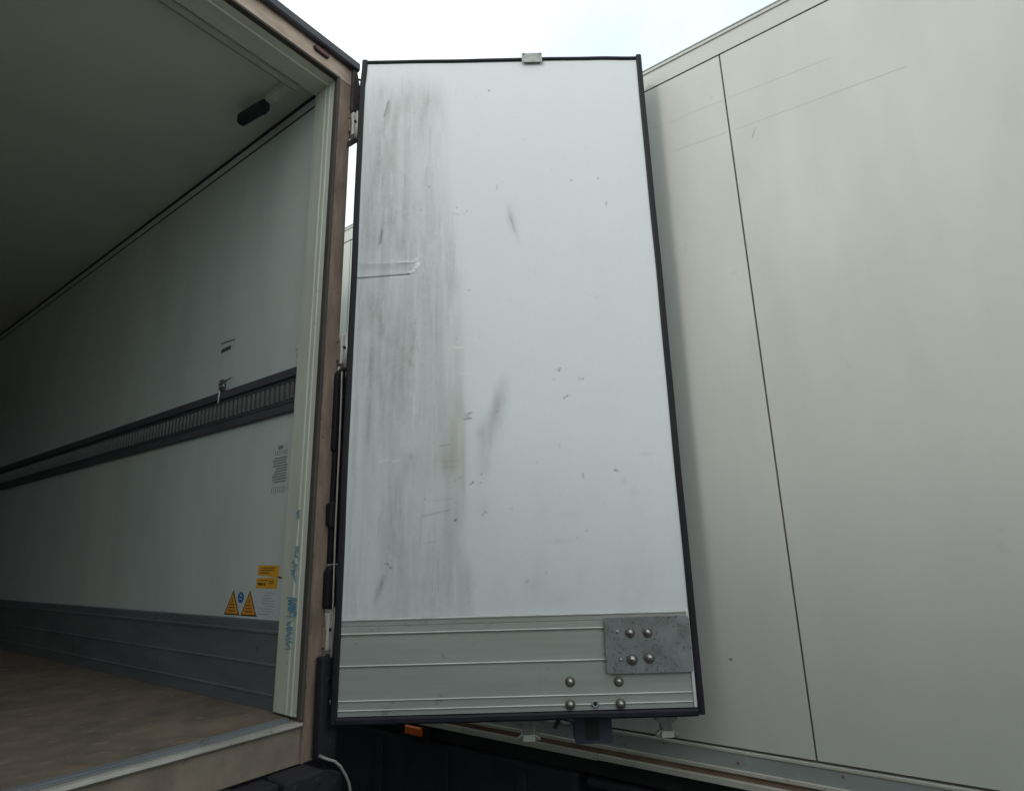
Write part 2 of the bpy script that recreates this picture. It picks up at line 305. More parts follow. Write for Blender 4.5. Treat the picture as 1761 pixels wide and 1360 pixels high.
# load rail with slots
lr = box('load_rail', M_RAILB, A, 1.3315, 1.3348, 2.03, LEN - 0.08, 0.566, 0.748)
put('rail_flange', MB().prism([(1.3314, 0.750), (1.322, 0.748), (1.320, 0.744), (1.320, 0.712), (1.3314, 0.708)], 'y', 2.03, LEN - 0.08), M_RAILD, lr)
put('rail_flange', MB().prism([(1.3314, 0.564), (1.322, 0.566), (1.320, 0.570), (1.320, 0.598), (1.3314, 0.603)], 'y', 2.03, LEN - 0.08), M_RAILD, lr)
box('rail_channel', M_RAILD, lr, 1.3285, 1.3314, 2.03, LEN - 0.08, 0.607, 0.616)
box('rail_channel', M_RAILD, lr, 1.3285, 1.3314, 2.03, LEN - 0.08, 0.694, 0.703)
bar = MB().prism([(-0.0055, -0.034), (0.0055, -0.034), (0.008, 0.030), (0.004, 0.035), (-0.003, 0.035)], 'x', -0.004, 0.004).mesh('slot_bar', M_RAILS)
yy = 2.045
while yy < 7.2:
    link('slot_bar', bar, lr, Matrix.Translation((1.3272, yy, ZC + 0.655))); yy += 0.036
# rear jamb lining (right), with ribs
pj = [(1.3345, 2.040), (1.309, 2.034), (1.3055, 1.962), (1.303, 1.958), (1.303, 1.950), (1.3055, 1.946), (1.3055, 1.932), (1.3025, 1.929), (1.3025, 1.920), (1.305, 1.917), (1.306, 1.893), (1.3345, 1.893)]
jb = put('jamb_lining', MB().prism(pj, 'z', -0.506, 2.020), M_LINING, A)
put('jamb_lining', MB().prism([(0.2 - x, y_) for x, y_ in pj], 'z', -0.506, 2.020), M_LINING, A)
put('header_lining', MB().prism([(1.893, 2.0205), (1.930, 2.0205), (1.934, 2.016), (1.944, 2.016), (1.948, 2.0205), (2.035, 2.0235), (2.040, 2.060), (1.893, 2.060)], 'x', -1.10, 1.333), M_HLIN, A)
put('header_moulding', MB().prism([(2.041, 2.030), (2.046, 2.012), (2.058, 2.004), (2.072, 2.010), (2.078, 2.030), (2.078, 2.0695), (2.041, 2.0695)], 'x', -1.10, 1.225), M_MOULD, A)
# conduit and black sensor housing under the ceiling
box('conduit', M_HLIN, A, 1.192, 1.226, 2.080, 2.26, 2.030, 2.0695, 0.004)
sn = put('sensor_housing', MB().box(-0.021, 0.021, -0.10, 0.10, -0.028, 0.028), M_PLASTIC, A, Matrix.Translation((1.190, 2.345, ZC + 2.018)) @ Matrix.Rotation(R(6), 4, 'Z'), 0.014, 3)
put('clip', MB().box(-0.010, 0.010, -0.012, 0.012, -0.040, -0.0285), M_PLASTIC, sn, Matrix.Translation((1.199, 2.265, ZC + 2.018)), 0.003)
# gasket round the opening
gk = MB().box(1.3035, 1.3175, 1.866, 1.8925, -0.516, 2.034)
put('gasket', gk, M_GASK, A, bevel=0.004)
put('gasket', MB().box(-1.1175, -1.1035, 1.866, 1.8925, -0.516, 2.034), M_GASK, A, bevel=0.004)
put('gasket', MB().box(-1.103, 1.303, 1.866, 1.8925, 2.0205, 2.034), M_GASK, A, bevel=0.004)
# posts
pp = [(1.318, 1.885), (1.322, 1.874), (1.329, 1.874), (1.332, 1.882), (1.345, 1.880), (1.386, 1.880), (1.395, 1.888), (1.395, 1.964), (1.318, 1.964)]
put('rear_post', MB().prism(pp, 'z', -0.645, 2.034), M_POST, A)
put('rear_post', MB().prism([(0.2 - x, y_) for x, y_ in pp], 'z', -0.645, 2.034), M_POST, A)
hd = put('header', MB().prism([(1.884, 2.0345), (1.878, 2.040), (1.878, 2.050), (1.882, 2.053), (1.880, 2.138), (1.980, 2.138), (1.980, 2.0345)], 'x', -1.195, 1.395), M_HDR, A)
put('roof_edge', MB().prism([(1.858, 2.122), (1.852, 2.128), (1.852, 2.160), (1.862, 2.168), (2.02, 2.168), (2.02, 2.158), (1.876, 2.156), (1.874, 2.122)], 'x', -1.205, 1.406), M_CAP, A)
def capsule(x0, x1, zc, h, n=8):
    p = []
    for cx, a0 in ((x1, -90), (x0, 90)):
        p += [(cx + h * math.cos(R(a0 + 180 * k / n)), zc + h * math.sin(R(a0 + 180 * k / n))) for k in range(n + 1)]
    return p
lm = put('marker_lamp', MB().prism(capsule(1.196, 1.246, 2.099, 0.013), 'y', 1.872, 1.8835), M_BLACK, hd, label='dark red lamp let into the header')
put('lens', MB().prism(capsule(1.196, 1.246, 2.100, 0.0095), 'y', 1.8685, 1.8725), M_RED, hd)
# corner cover, hinges, buffers down the right post
cc = put('corner_cover', MB().prism([(1.380, 2.121), (1.402, 2.121), (1.409, 2.095), (1.4225, 2.040), (1.4225, 1.925), (1.410, 1.914), (1.396, 1.912), (1.384, 1.900), (1.380, 1.92)], 'y', 1.862, 1.879), M_COVER, A, bevel=0.004)
box('cover_side', M_COVER, cc, 1.3965, 1.4225, 1.8795, 1.96, 1.925, 2.06, 0.003)
for xx, zz in ((1.413, 2.085), (1.414, 2.000), (1.414, 1.945)):
    put('screw', MB().lathe([(1.8615, 0.006), (1.858, 0.005), (1.857, 0.002)], 'y', (xx, 0, zz), 10), M_BLACK, cc)
def hinge(z0, z1):
    h = box('hinge', M_HINGE, A, 1.390, 1.434, 1.862, 1.905, z0, z1, 0.006)
    box('leaf', M_POST, h, 1.378, 1.3895, 1.870, 1.8795, z0 + 0.012, z1 - 0.045, 0.002)
    put('knuckle', MB().lathe([(z0 - 0.012, 0.012), (z0 - 0.012, 0.0155), (z1 + 0.008, 0.0155), (z1 + 0.008, 0.012)], 'z', (1.420, 1.862, 0), 14), M_HINGE, h)
    put('bolt', MB().lathe([(1.862, 0.006), (1.857, 0.006), (1.8555, 0.003)], 'y', (1.400, 0, z0 + 0.070), 8), M_BLACK, h)
    put('bracket', MB().prism([(1.376, z0 - 0.068), (1.392, z0 - 0.058), (1.418, z0 - 0.026), (1.430, z0 - 0.014), (1.398, z0 - 0.010), (1.390, z0 - 0.026), (1.376, z0 - 0.040)], 'y', 1.864, 1.879), M_COVER, h, bevel=0.002)
    put('rust_patch', MB().prism([(1.376, z1 - 0.036), (1.386, z1 - 0.03), (1.3985, z1 + 0.002), (1.3985, z1 - 0.02), (1.39, z1 - 0.045)], 'y', 1.8755, 1.8795), M_RUST, h)
hinge(1.786, 1.905); hinge(0.734, 0.861); hinge(-0.313, -0.190)
bc = put('buffer_strip', MB().prism([(1.373, 0.690), (1.381, 0.705), (1.412, 0.716), (1.416, 0.66), (1.416, -0.02), (1.383, -0.02), (1.381, 0.11), (1.369, 0.12), (1.367, 0.19), (1.381, 0.20), (1.382, 0.385), (1.374, 0.395)], 'y', 1.858, 1.8795), M_RUBBER, A, bevel=0.003, label='black rubber strip along the post')
put('buffer_end', MB().prism([(1.372, -0.17), (1.37, -0.05), (1.379, -0.03), (1.41, -0.022), (1.412, -0.168), (1.40, -0.176)], 'y', 1.850, 1.8795), M_RUBBER, bc, bevel=0.006)
box('buffer_knob', M_RUBBER, bc, 1.366, 1.412, 1.846, 1.8575, 0.105, 0.198, 0.01)
for xx, zz in ((1.405, 0.60), (1.401, 0.28), (1.402, 0.15), (1.40, -0.08)):
    put('bolt', MB().lathe([(1.8555, 0.007), (1.8535, 0.007), (1.8525, 0.003)], 'y', (xx, 0, zz), 10), M_BLACK, bc)
bf = put('corner_buffer', MB().prism([(1.357, -0.640), (1.354, -0.324), (1.412, -0.330), (1.430, -0.42), (1.434, -0.560), (1.428, -0.648)], 'y', 1.835, 1.8725), M_RUBBERD, A, bevel=0.008, label='black rubber buffer at the post foot')
for xx, zz in ((1.385, -0.40), (1.41, -0.49), (1.395, -0.535), (1.404, -0.595)):
    put('bolt_hole', MB().lathe([(1.836, 0.009), (1.8335, 0.009), (1.8345, 0.004)], 'y', (xx, 0, zz), 10), M_BLACK, bf)
# sill
sl_ = box('sill', M_SILLF, A, -1.118, 1.3175, 1.882, 1.93, -0.645, -0.534, 0.002)
put('sill_lip', MB().prism([(1.874, -0.536), (1.870, -0.530), (1.872, -0.520), (1.880, -0.516), (1.892, -0.5165), (1.892, -0.5335), (1.88, -0.5335)], 'x', -1.103, 1.3175), M_WORN, sl_)
put('threshold', MB().prism([(1.8925, -0.532), (1.8925, -0.524), (1.903, -0.522), (1.905, -0.516), (1.912, -0.516), (1.914, -0.523), (1.924, -0.522), (1.926, -0.515), (1.944, -0.512), (1.944, -0.532)], 'x', -1.103, 1.3035), M_KICK, sl_)
# rear bumper
bb = box('bumper_beam', M_RUBBERD, A, -1.2, 1.192, 1.79, 1.880, -0.86, -0.651, 0.008)
eb = put('bumper_block', MB().prism([(1.20, -0.86), (1.20, -0.654), (1.212, -0.6465), (1.335, -0.6465), (1.362, -0.668), (1.375, -0.70), (1.375, -0.86)], 'y', 1.772, 1.880), M_RUBBERD, A, bevel=0.008)
for xx, zz in ((1.237, -0.675), (1.316, -0.674)):
    put('bolt_hole', MB().lathe([(1.7735, 0.012), (1.771, 0.012), (1.7725, 0.005)], 'y', (xx, 0, zz), 12), M_BLACK, eb)
put('bumper_roller', MB().lathe([(-0.90, 0.05), (-0.90, 0.058), (-0.715, 0.058), (-0.69, 0.052), (-0.68, 0.03)], 'z', (1.388, 1.838, 0), 20), M_RUBBER, A)
# underbody
for xx in (-0.55, 0.6):
    box('chassis_beam', M_BLACK, A, xx, xx + 0.12, 1.95, LEN - 0.2, -1.22, -0.645)
for yy in (4.6, 5.9, 7.2):
    box('axle', M_BLACK, A, -1.0, 1.2, yy - 0.06, yy + 0.06, -1.30, -1.16)
    wheel(A, -0.96, yy, -1); wheel(A, 1.16, yy, 1)
for xx in (-0.6, 0.65):
    lg = box('landing_leg', M_BLACK, A, xx, xx + 0.12, 12.0, 12.12, -1.66, -0.646)
    box('foot', M_BLACK, lg, xx - 0.08, xx + 0.2, 11.95, 12.17, -1.72, -1.661)

# stickers on the inner wall (x towards the room is smaller)
def ink(mb, x, y0, y1, z0, z1): mb.box(x, x + 0.0003, y0, y1, z0, z1)
XS = 1.3342
def flat(name, pts, ma, t=0.0007, x=XS, label=None, parent=wr): return put(name, MB().prism(pts, 'x', x, x + t), ma, parent, label=label)
def rect(y0, y1, z0, z1): return [(y0, z0), (y1, z0), (y1, z1), (y0, z1)]
flat('warning_sticker', [(2.098, -0.066), (2.240, -0.056), (2.238, -0.020), (2.098, -0.022)], M_YEL, label='yellow printed sticker, upper half')
flat('warning_sticker', [(2.103, -0.106), (2.246, -0.104), (2.244, -0.0685), (2.170, -0.0665), (2.104, -0.0663)], M_YEL, label='yellow printed sticker, lower half')
p = MB()
for i, (a, b, z, h) in enumerate(((2.20, 2.232, -0.094, 0.009), (2.183, 2.193, -0.094, 0.009), (2.125, 2.16, -0.080, 0.003), (2.125, 2.16, -0.088, 0.003), (2.17, 2.225, -0.077, 0.0025), (2.12, 2.22, -0.032, 0.003), (2.13, 2.22, -0.041, 0.003), (2.16, 2.225, -0.050, 0.003))):
    ink(p, XS - 0.0005, a, b, z, z + h)
put('sticker_print', p, M_INK, wr)
flat('tape_scrap', [(2.045, -0.066), (2.10, -0.061), (2.10, -0.067), (2.045, -0.072)], M_INK)
for yc, lab in ((2.405, 'orange warning triangle with black border, deeper in'), (2.283, 'orange warning triangle with black border, nearer the rear')):
    flat('warning_triangle', [(yc - 0.057, -0.208), (yc + 0.057, -0.208), (yc, -0.114)], M_INK, label=lab)
    q = MB().prism([(yc - 0.047, -0.2025), (yc + 0.047, -0.2025), (yc, -0.126)], 'x', XS - 0.0006, XS - 0.0001); put('triangle_face', q, M_AMB, wr)
    q = MB()
    for j in range(3): ink(q, XS - 0.0011, yc - 0.026 + 0.006 * j, yc + 0.026 - 0.004 * j, -0.194 + 0.012 * j, -0.190 + 0.012 * j)
    q.prism([(yc - 0.004, -0.160), (yc + 0.006, -0.160), (yc + 0.001, -0.140)], 'x', XS - 0.0011, XS - 0.0008)
    put('triangle_print', q, M_INK, wr)
flat('round_sticker', [(2.347 + 0.022 * math.cos(2 * math.pi * k / 20), -0.141 + 0.021 * math.sin(2 * math.pi * k / 20)) for k in range(20)], M_BLUE, label='round blue sticker')
q = MB(); ink(q, XS - 0.0005, 2.337, 2.357, -0.148, -0.145); ink(q, XS - 0.0005, 2.341, 2.352, -0.136, -0.131); put('round_print', q, M_PAPER, wr)
flat('paper_sticker', rect(2.083, 2.246, -0.206, -0.109), M_PAPER, label='white printed paper sticker under the yellow one')
q = MB()
for i in range(9):
    z = -0.120 - i * 0.0095; a = random.uniform(2.11, 2.15); ink(q, XS - 0.0005, a, random.uniform(2.18, 2.225), z - 0.0018, z)
put('paper_print', q, M_GINK, wr)
flat('barcode_label', [(2.074, 0.258), (2.200, 0.246), (2.206, 0.440), (2.08, 0.452)], M_BARC, label='pale worn label with rows of print')
q = MB()
ink(q, XS - 0.0005, 2.128, 2.162, 0.424, 0.439)
for i in range(10):
    z = 0.392 - i * 0.0105; ink(q, XS - 0.0005, 2.09 + random.uniform(0, 0.012), 2.195 - random.uniform(0, 0.03), z - 0.0058, z)
for i in range(7):
    ink(q, XS - 0.0005, 2.10 + i * 0.014, 2.104 + i * 0.014, 0.252, 0.276); ink(q, XS - 0.0005, 2.10 + i * 0.013, 2.104 + i * 0.013, 0.40, 0.42)
put('label_print', q, M_GINK, wr)
# marker-pen scribbles
def scribble(name, x, y0, y1, z0, z1, n, wd, ma, parent):
    q = MB(); pts = [(random.uniform(y0, y1), z0 + (z1 - z0) * (i + random.uniform(-0.8, 0.8)) / n) for i in range(n + 1)]
    for i, (a, b) in enumerate(zip(pts, pts[1:])):
        d = Vector((b[0] - a[0], b[1] - a[1])); L = max(d.length, 1e-4); nn = Vector((-d.y, d.x)) / L * wd / 2
        q.add([(x + 0.00002 * i, a[0] + nn.x, a[1] + nn.y), (x + 0.00002 * i, b[0] + nn.x, b[1] + nn.y), (x + 0.00002 * i, b[0] - nn.x, b[1] - nn.y), (x + 0.00002 * i, a[0] - nn.x, a[1] - nn.y)], [(0, 1, 2, 3)])
    put(name, q, ma, parent)
XJ = 1.3000
scribble('marker_scribble', XJ, 1.935, 1.958, 0.140, 0.172, 8, 0.005, M_MARK, jb)
scribble('marker_scribble', XJ, 1.93, 1.958, 0.006, 0.044, 11, 0.0045, M_MARK, jb)
scribble('marker_scribble', XJ, 1.936, 1.970, -0.078, 0.0, 18, 0.004, M_MARK, jb)
scribble('marker_scribble', XJ, 1.918, 1.985, -0.195, -0.130, 34, 0.004, M_MARK, jb)
scribble('marker_scribble', XJ, 1.93, 1.98, -0.300, -0.200, 26, 0.0028, M_MARK, jb)
scribble('marker_scribble', 1.3342, 2.045, 2.11, 0.785, 0.830, 9, 0.004, M_GREEN, wr)
# slots and strap hook on the wall
flat('wall_slot', [(2.59, 0.992), (2.715, 0.999), (2.715, 1.005), (2.59, 0.998)], M_RAILD, t=0.0008)
flat('wall_slot', [(2.62, 0.955), (2.705, 0.951), (2.705, 0.970), (2.62, 0.974)], M_RAILD, t=0.0008)
hk = thing('strap_hook', 'small dark strap hook with a hanging cord on the inner wall, left', 'hook', (1.32, 2.62, ZC + 0.70))
put('bracket', MB().box(1.318, 1.3338, 2.628, 2.660, 0.752, 0.806), M_RAILD, hk, bevel=0.002)
put('lever', MB().tube([(1.314, 2.648, 0.785), (1.306, 2.60, 0.782), (1.306, 2.55, 0.790), (1.310, 2.528, 0.795)], [0.006, 0.0045, 0.004, 0.006]), M_WORN, hk)
put('buckle', MB().box(1.308, 1.3175, 2.605, 2.640, 0.765, 0.778), M_WORN, hk, bevel=0.003)
put('cord', MB().tube([(1.314, 2.640, 0.752), (1.311, 2.638, 0.72), (1.312, 2.640, 0.690)], 0.003), M_PAPER, hk)

# ------------------------------------------------------------------ the open door (a part of trailer A)
ANG = R(-52.96)
MD = Matrix.Translation((1.387, 1.810, ZC - 0.528)) @ Matrix.Rotation(ANG, 4, 'Z')   # local: x along the door, -y towards the yard, z up
D = put('door', MB().box(0.014, 1.222, 0.004, 0.085, 0.014, 2.646), M_DOORW, A, MD, 0.004, label='white insulated rear door swung open, inner face stained and scuffed')
# inner skin: fine sheet carrying its stains
rng = np.random.default_rng(11)
NU, NZ = 302, 584
U = np.linspace(0.014, 1.220, NU); Z = np.linspace(0.318, 2.648, NZ)
uu, zz = np.meshgrid(U, Z)                          # shape (NZ, NU)
def vnoise(fu, fz):
    """smooth noise in 0..1, fu / fz cells per metre"""
    gu, gz = int(1.3 * fu) + 4, int(2.8 * fz) + 4
    t = rng.random((gz, gu)); a = uu * fu; b = (zz - 0.2) * fz
    i = np.floor(a).astype(int); j = np.floor(b).astype(int); a = a - i; b = b - j
    a = a * a * (3 - 2 * a); b = b * b * (3 - 2 * b)
    return (t[j, i] * (1 - a) + t[j, i + 1] * a) * (1 - b) + (t[j + 1, i] * (1 - a) + t[j + 1, i + 1] * a) * b
def sst(x, a, b):
    t = np.clip((x - a) / (b - a), 0, 1); return t * t * (3 - 2 * t)
ub = np.interp(Z, [0.43, 0.64, 0.85, 1.07, 1.30, 1.55, 1.80, 2.22, 2.58], [0.461, 0.452, 0.447, 0.437, 0.427, 0.413, 0.414, 0.405, 0.392])[:, None]
streak = 0.36 * vnoise(34, 2.0) + 0.26 * vnoise(95, 6) + 0.10 * vnoise(60, 20) + 0.28 * vnoise(14, 1.6)
broad = vnoise(9, 3); cloud = 0.6 * vnoise(14, 8) + 0.4 * vnoise(40, 22)
fine = vnoise(150, 120)
soft = 0.045 + 0.075 * sst(zz, 1.5, 2.3)
left = 1 - sst(uu - ub + 0.05 * (vnoise(30, 8) - 0.5), -soft, 0.020)
left *= 0.45 + 0.55 * sst(uu, 0.018, 0.034)
topf = sst(2.66 - zz, 0.03, 0.25)
dirt = left * topf * (0.20 + 0.72 * np.clip(streak - 0.30, 0, 1) * (0.40 + 1.0 * broad))
dirt += left * 0.07 * (vnoise(60, 1.0) - 0.3)
dirt += np.exp(-((uu - ub + 0.02) / 0.018) ** 2) * 0.05 * sst(1.9 - zz, 0, 0.6) * (0.4 + vnoise(20, 4))        # darker stripe at the stain's edge
dirt += (1 - left) * 0.035 * cloud
low = sst(0.95 - zz, 0, 0.6)
dirt += low * 0.22 * np.clip(cloud - 0.45, 0, 1) + low * 0.10 * np.clip(vnoise(90, 60) - 0.62, 0, 1)
brown = np.zeros_like(uu)
def smudge(u0, z0, su, sz, tilt, amt, tgt=None):
    d = zz - z0; x = (uu - u0 - tilt * d) / su; yv = d / sz
    v = amt * np.exp(-(x * x + yv * yv)) * (0.45 + 1.1 * vnoise(70, 14))
    if tgt is None:
        global dirt; dirt = dirt + v
    else: tgt += v
for a in ((0.121, 2.40, 0.010, 0.075, 0.16, 0.42), (0.170, 2.40, 0.018, 0.10, 0.10, 0.30), (0.291, 2.43, 0.012, 0.06, 0.05, 0.25), (0.262, 2.33, 0.014, 0.11, 0.03, 0.25),
          (0.098, 2.50, 0.02, 0.05, 0, 0.15), (0.085, 2.10, 0.05, 0.20, 0.03, 0.16), (0.20, 2.05, 0.03, 0.22, 0, 0.12),
          (0.105, 1.80, 0.005, 0.05, 0.12, 0.55), (0.07, 1.82, 0.035, 0.13, 0, 0.22), (0.19, 1.75, 0.018, 0.06, 0, 0.22), (0.150, 1.85, 0.03, 0.09, 0, 0.15),
          (0.075, 1.47, 0.022, 0.07, -0.05, 0.38), (0.115, 1.41, 0.022, 0.07, -0.15, 0.30), (0.246, 1.32, 0.008, 0.05, 0.1, 0.28), (0.238, 1.245, 0.012, 0.018, -0.3, 0.3),
          (0.09, 1.28, 0.03, 0.14, 0, 0.20), (0.16, 1.15, 0.05, 0.22, 0, 0.14), (0.085, 1.00, 0.012, 0.22, 0, 0.22), (0.33, 1.15, 0.05, 0.25, 0, 0.10),
          (0.644, 1.855, 0.015, 0.055, -0.14, 0.36), (0.662, 1.80, 0.008, 0.045, -0.16, 0.16),
          (0.580, 1.10, 0.024, 0.060, 0.2, 0.46), (0.555, 1.01, 0.032, 0.065, 0.35, 0.36), (0.525, 0.92, 0.026, 0.08, 0.2, 0.32), (0.502, 0.965, 0.014, 0.03, 0, 0.22), (0.52, 0.83, 0.02, 0.06, 0, 0.14),
          (0.143, 0.412, 0.012, 0.035, 0.30, 0.62), (0.152, 0.44, 0.008, 0.025, 0.3, 0.3), (0.25, 0.85, 0.035, 0.05, 0, 0.16), (0.243, 0.883, 0.02, 0.010, 0, 0.26), (0.20, 0.74, 0.02, 0.10, 0.25, 0.20),
          (0.20, 0.60, 0.05, 0.14, 0, 0.16), (0.40, 0.66, 0.04, 0.12, 0, 0.12), (0.455, 0.42, 0.01, 0.05, 0, 0.28), (0.478, 0.43, 0.008, 0.012, 0, 0.26), (0.36, 0.45, 0.06, 0.09, 0, 0.10),
          (0.509, 0.68, 0.03, 0.035, 0, 0.14), (0.785, 0.566, 0.05, 0.008, 0.0, 0.16), (0.83, 0.66, 0.04, 0.008, 0, 0.10), (0.68, 0.42, 0.03, 0.03, 0, 0.12), (1.03, 0.77, 0.01, 0.012, 0, 0.18), (1.06, 0.735, 0.014, 0.014, 0, 0.10),
          (1.12, 0.87, 0.02, 0.006, 0, 0.14), (1.08, 0.45, 0.08, 0.05, 0, 0.08), (0.75, 0.38, 0.12, 0.03, 0, 0.08), (0.455, 1.03, 0.012, 0.012, 0, 0.2), (0.30, 0.40, 0.06, 0.05, 0, 0.1)):
    smudge(*a)
for a in ((0.40, 0.95, 0.05, 0.16, 0, 0.26), (0.375, 0.86, 0.05, 0.06, 0, 0.28), (0.425, 1.25, 0.022, 0.30, 0, 0.22), (0.44, 0.85, 0.012, 0.18, 0, 0.26), (0.08, 1.0, 0.02, 0.12, 0, 0.18), (0.39, 0.55, 0.05, 0.2, 0, 0.15)):
    smudge(*a, tgt=brown)
dark = np.zeros_like(uu); chip = np.zeros_like(uu)
def seg(t, u0, z0, u1, z1, wd, amt):
    d = np.array([u1 - u0, z1 - z0]); L2 = max(float(d @ d), 1e-9)
    s = np.clip(((uu - u0) * d[0] + (zz - z0) * d[1]) / L2, 0, 1)
    r2 = (uu - u0 - s * d[0]) ** 2 + (zz - z0 - s * d[1]) ** 2
    np.maximum(t, amt * np.exp(-r2 / (wd * wd)), out=t)
for u0, z0, a in ((0.563, 2.492, 0.8), (0.901, 2.034, 0.7), (1.01, 2.04, 0.5), (0.811, 1.20, 0.8), (0.815, 1.21, 0.6), (0.80, 1.205, 0.4), (0.897, 1.165, 0.55), (0.885, 1.17, 0.4), (0.824, 1.093, 0.9), (0.832, 1.098, 0.6), (0.999, 0.814, 0.9), (1.004, 0.814, 0.6),
                  (0.408, 0.647, 0.9), (0.173, 0.500, 0.75), (0.178, 0.490, 0.75), (0.167, 0.507, 0.5), (0.476, 0.781, 0.8), (0.470, 0.778, 0.5), (0.503, 0.78, 0.45), (0.505, 0.81, 0.45), (0.569, 1.045, 0.5), (0.41, 0.79, 0.4), (0.43, 0.80, 0.4),
                  (0.46, 1.03, 0.5), (0.452, 1.035, 0.4), (0.30, 2.02, 0.5), (0.42, 1.92, 0.4), (0.46, 1.90, 0.35), (0.27, 1.91, 0.4), (0.47, 1.545, 0.35), (0.51, 0.667, 0.5), (0.518, 0.675, 0.4), (0.88, 0.60, 0.3), (0.30, 0.725, 0.4), (1.04, 1.92, 0.45), (0.66, 0.43, 0.35), (0.73, 0.46, 0.3)):
    seg(dark, u0, z0, u0 + rng.uniform(-0.006, 0.006), z0 + rng.uniform(-0.004, 0.004), 0.0029, a)
seg(dark, 0.104, 2.37, 0.122, 2.45, 0.003, 0.6)
seg(dark, 0.108, 1.76, 0.112, 1.82, 0.003, 0.65)
seg(dark, 0.880, 0.79, 0.880, 0.805, 0.003, 0.4)
seg(dark, 0.587, 2.00, 0.587, 2.02, 0.003, 0.35)
seg(dark, 1.038, 1.915, 1.040, 1.93, 0.003, 0.4)
for u0, z0, u1, z1, a in ((0.29, 0.665, 0.39, 0.685, 0.26), (0.285, 0.56, 0.287, 0.665, 0.12), (0.30, 0.57, 0.34, 0.575, 0.15), (0.355, 0.92, 0.39, 0.925, 0.32), (0.445, 1.02, 0.47, 1.022, 0.6), (0.46, 1.04, 0.472, 1.045, 0.6), (0.33, 0.72, 0.40, 0.725, 0.16),
                          (0.36, 0.86, 0.43, 0.865, 0.14), (0.36, 0.84, 0.42, 0.842, 0.12), (0.64, 1.87, 0.655, 1.80, 0.3), (0.40, 1.89, 0.43, 1.885, 0.2)):
    seg(dark, u0, z0, u1, z1, 0.0032, a)
for k in range(70):                                                # tiny specks all over
    a_, b_ = rng.uniform(0.03, 1.2), rng.uniform(0.33, 2.6); seg(dark, a_, b_, a_ + rng.uniform(-0.004, 0.004), b_ + rng.uniform(-0.006, 0.006), 0.0026, rng.uniform(0.08, 0.3) * (1 if b_ < 1.2 or a_ < 0.45 else 0.6))
# crushed dent near the hinge side
seg(dark, 0.020, 1.609, 0.150, 1.617, 0.0040, 1.1); seg(dark, 0.150, 1.617, 0.226, 1.622, 0.0036, 1.1)
seg(chip, 0.215, 1.622, 0.250, 1.632, 0.004, 0.7); seg(chip, 0.180, 1.672, 0.245, 1.673, 0.003, 0.7); seg(chip, 0.06, 1.672, 0.17, 1.671, 0.0026, 0.22)
tear = np.exp(-(((uu - 0.257 - 0.25 * (zz - 1.66)) / 0.014) ** 2 + ((zz - 1.662) / 0.026) ** 2)); np.maximum(chip, 1.9 * tear * np.clip(vnoise(110, 70) * 1.7 - 0.35, 0, 1), out=chip)
seg(chip, 0.408, 1.304, 0.44, 1.306, 0.0035, 0.6); seg(chip, 0.13, 0.868, 0.16, 0.872, 0.005, 0.5); seg(chip, 0.18, 0.868, 0.20, 0.870, 0.004, 0.4); seg(chip, 0.43, 1.20, 0.47, 1.198, 0.003, 0.3)
for k in range(60):
    a_, b_ = rng.uniform(0.03, 0.44), rng.uniform(0.35, 2.5); seg(chip, a_, b_, a_ + rng.uniform(-0.004, 0.004), b_ + rng.uniform(0.02, 0.14), 0.0025, rng.uniform(0.12, 0.38))
for k in range(60):
    a_, b_ = rng.uniform(0.03, 0.44), rng.uniform(0.35, 2.5); seg(dark, a_, b_, a_ + rng.uniform(-0.006, 0.006), b_ + rng.uniform(0.02, 0.16), 0.0024, rng.uniform(0.05, 0.16))
dirt = np.clip(dirt * (1 - 0.28 * sst(1.25 - zz, 0, 0.7)) * (0.80 + 0.25 * fine + 0.15 * vnoise(45, 30)), 0, 0.85)
clean = np.array([0.745, 0.782, 0.795]); grey = np.array([0.33, 0.328, 0.315]); brn = np.array([0.38, 0.34, 0.26]); blk = np.array([0.035, 0.035, 0.04]); wht = np.array([0.88, 0.90, 0.89])
C = clean[None, None, :] * np.ones((NZ, NU, 1))
C = C * (1 - np.clip(brown, 0, 0.6)[..., None]) + brn * np.clip(brown, 0, 0.6)[..., None]
C = C * (1 - dirt[..., None]) + grey * dirt[..., None]
C = C * (1 - np.clip(chip, 0, 1)[..., None]) + wht * np.clip(chip, 0, 1)[..., None]
C = C * (1 - np.clip(dark, 0, 1)[..., None]) + blk * np.clip(dark, 0, 1)[..., None]
# relief: slight waviness, the dent and its torn lip
n_ = 0.0022 * (vnoise(3, 2) - 0.5) + 0.0006 * (vnoise(14, 8) - 0.5)
du = (1 - sst(uu, 0.20, 0.262)) * sst(uu, 0.014, 0.03)
n_ -= du * 0.0036 * sst(zz, 1.609, 1.620) * (1 - sst(zz, 1.640, 1.676))
n_ += 0.0045 * chip * (zz > 1.6) * (zz < 1.72)
P = np.stack([uu, -(0.0015 + n_), zz], -1).reshape(-1, 3)
idx = np.arange(NU * NZ).reshape(NZ, NU)
F = np.stack([idx[:-1, :-1], idx[:-1, 1:], idx[1:, 1:], idx[1:, :-1]], -1).reshape(-1, 4)
me = bpy.data.meshes.new('inner_skin'); me.vertices.add(len(P)); me.vertices.foreach_set('co', P.astype(np.float32).ravel())
me.loops.add(F.size); me.loops.foreach_set('vertex_index', F.astype(np.int32).ravel())
me.polygons.add(len(F)); me.polygons.foreach_set('loop_start', np.arange(0, F.size, 4, dtype=np.int32))
me.polygons.foreach_set('use_smooth', np.ones(len(F), dtype=bool)); me.update(calc_edges=True); me.validate()
at = me.attributes.new('stain', 'FLOAT_COLOR', 'POINT')
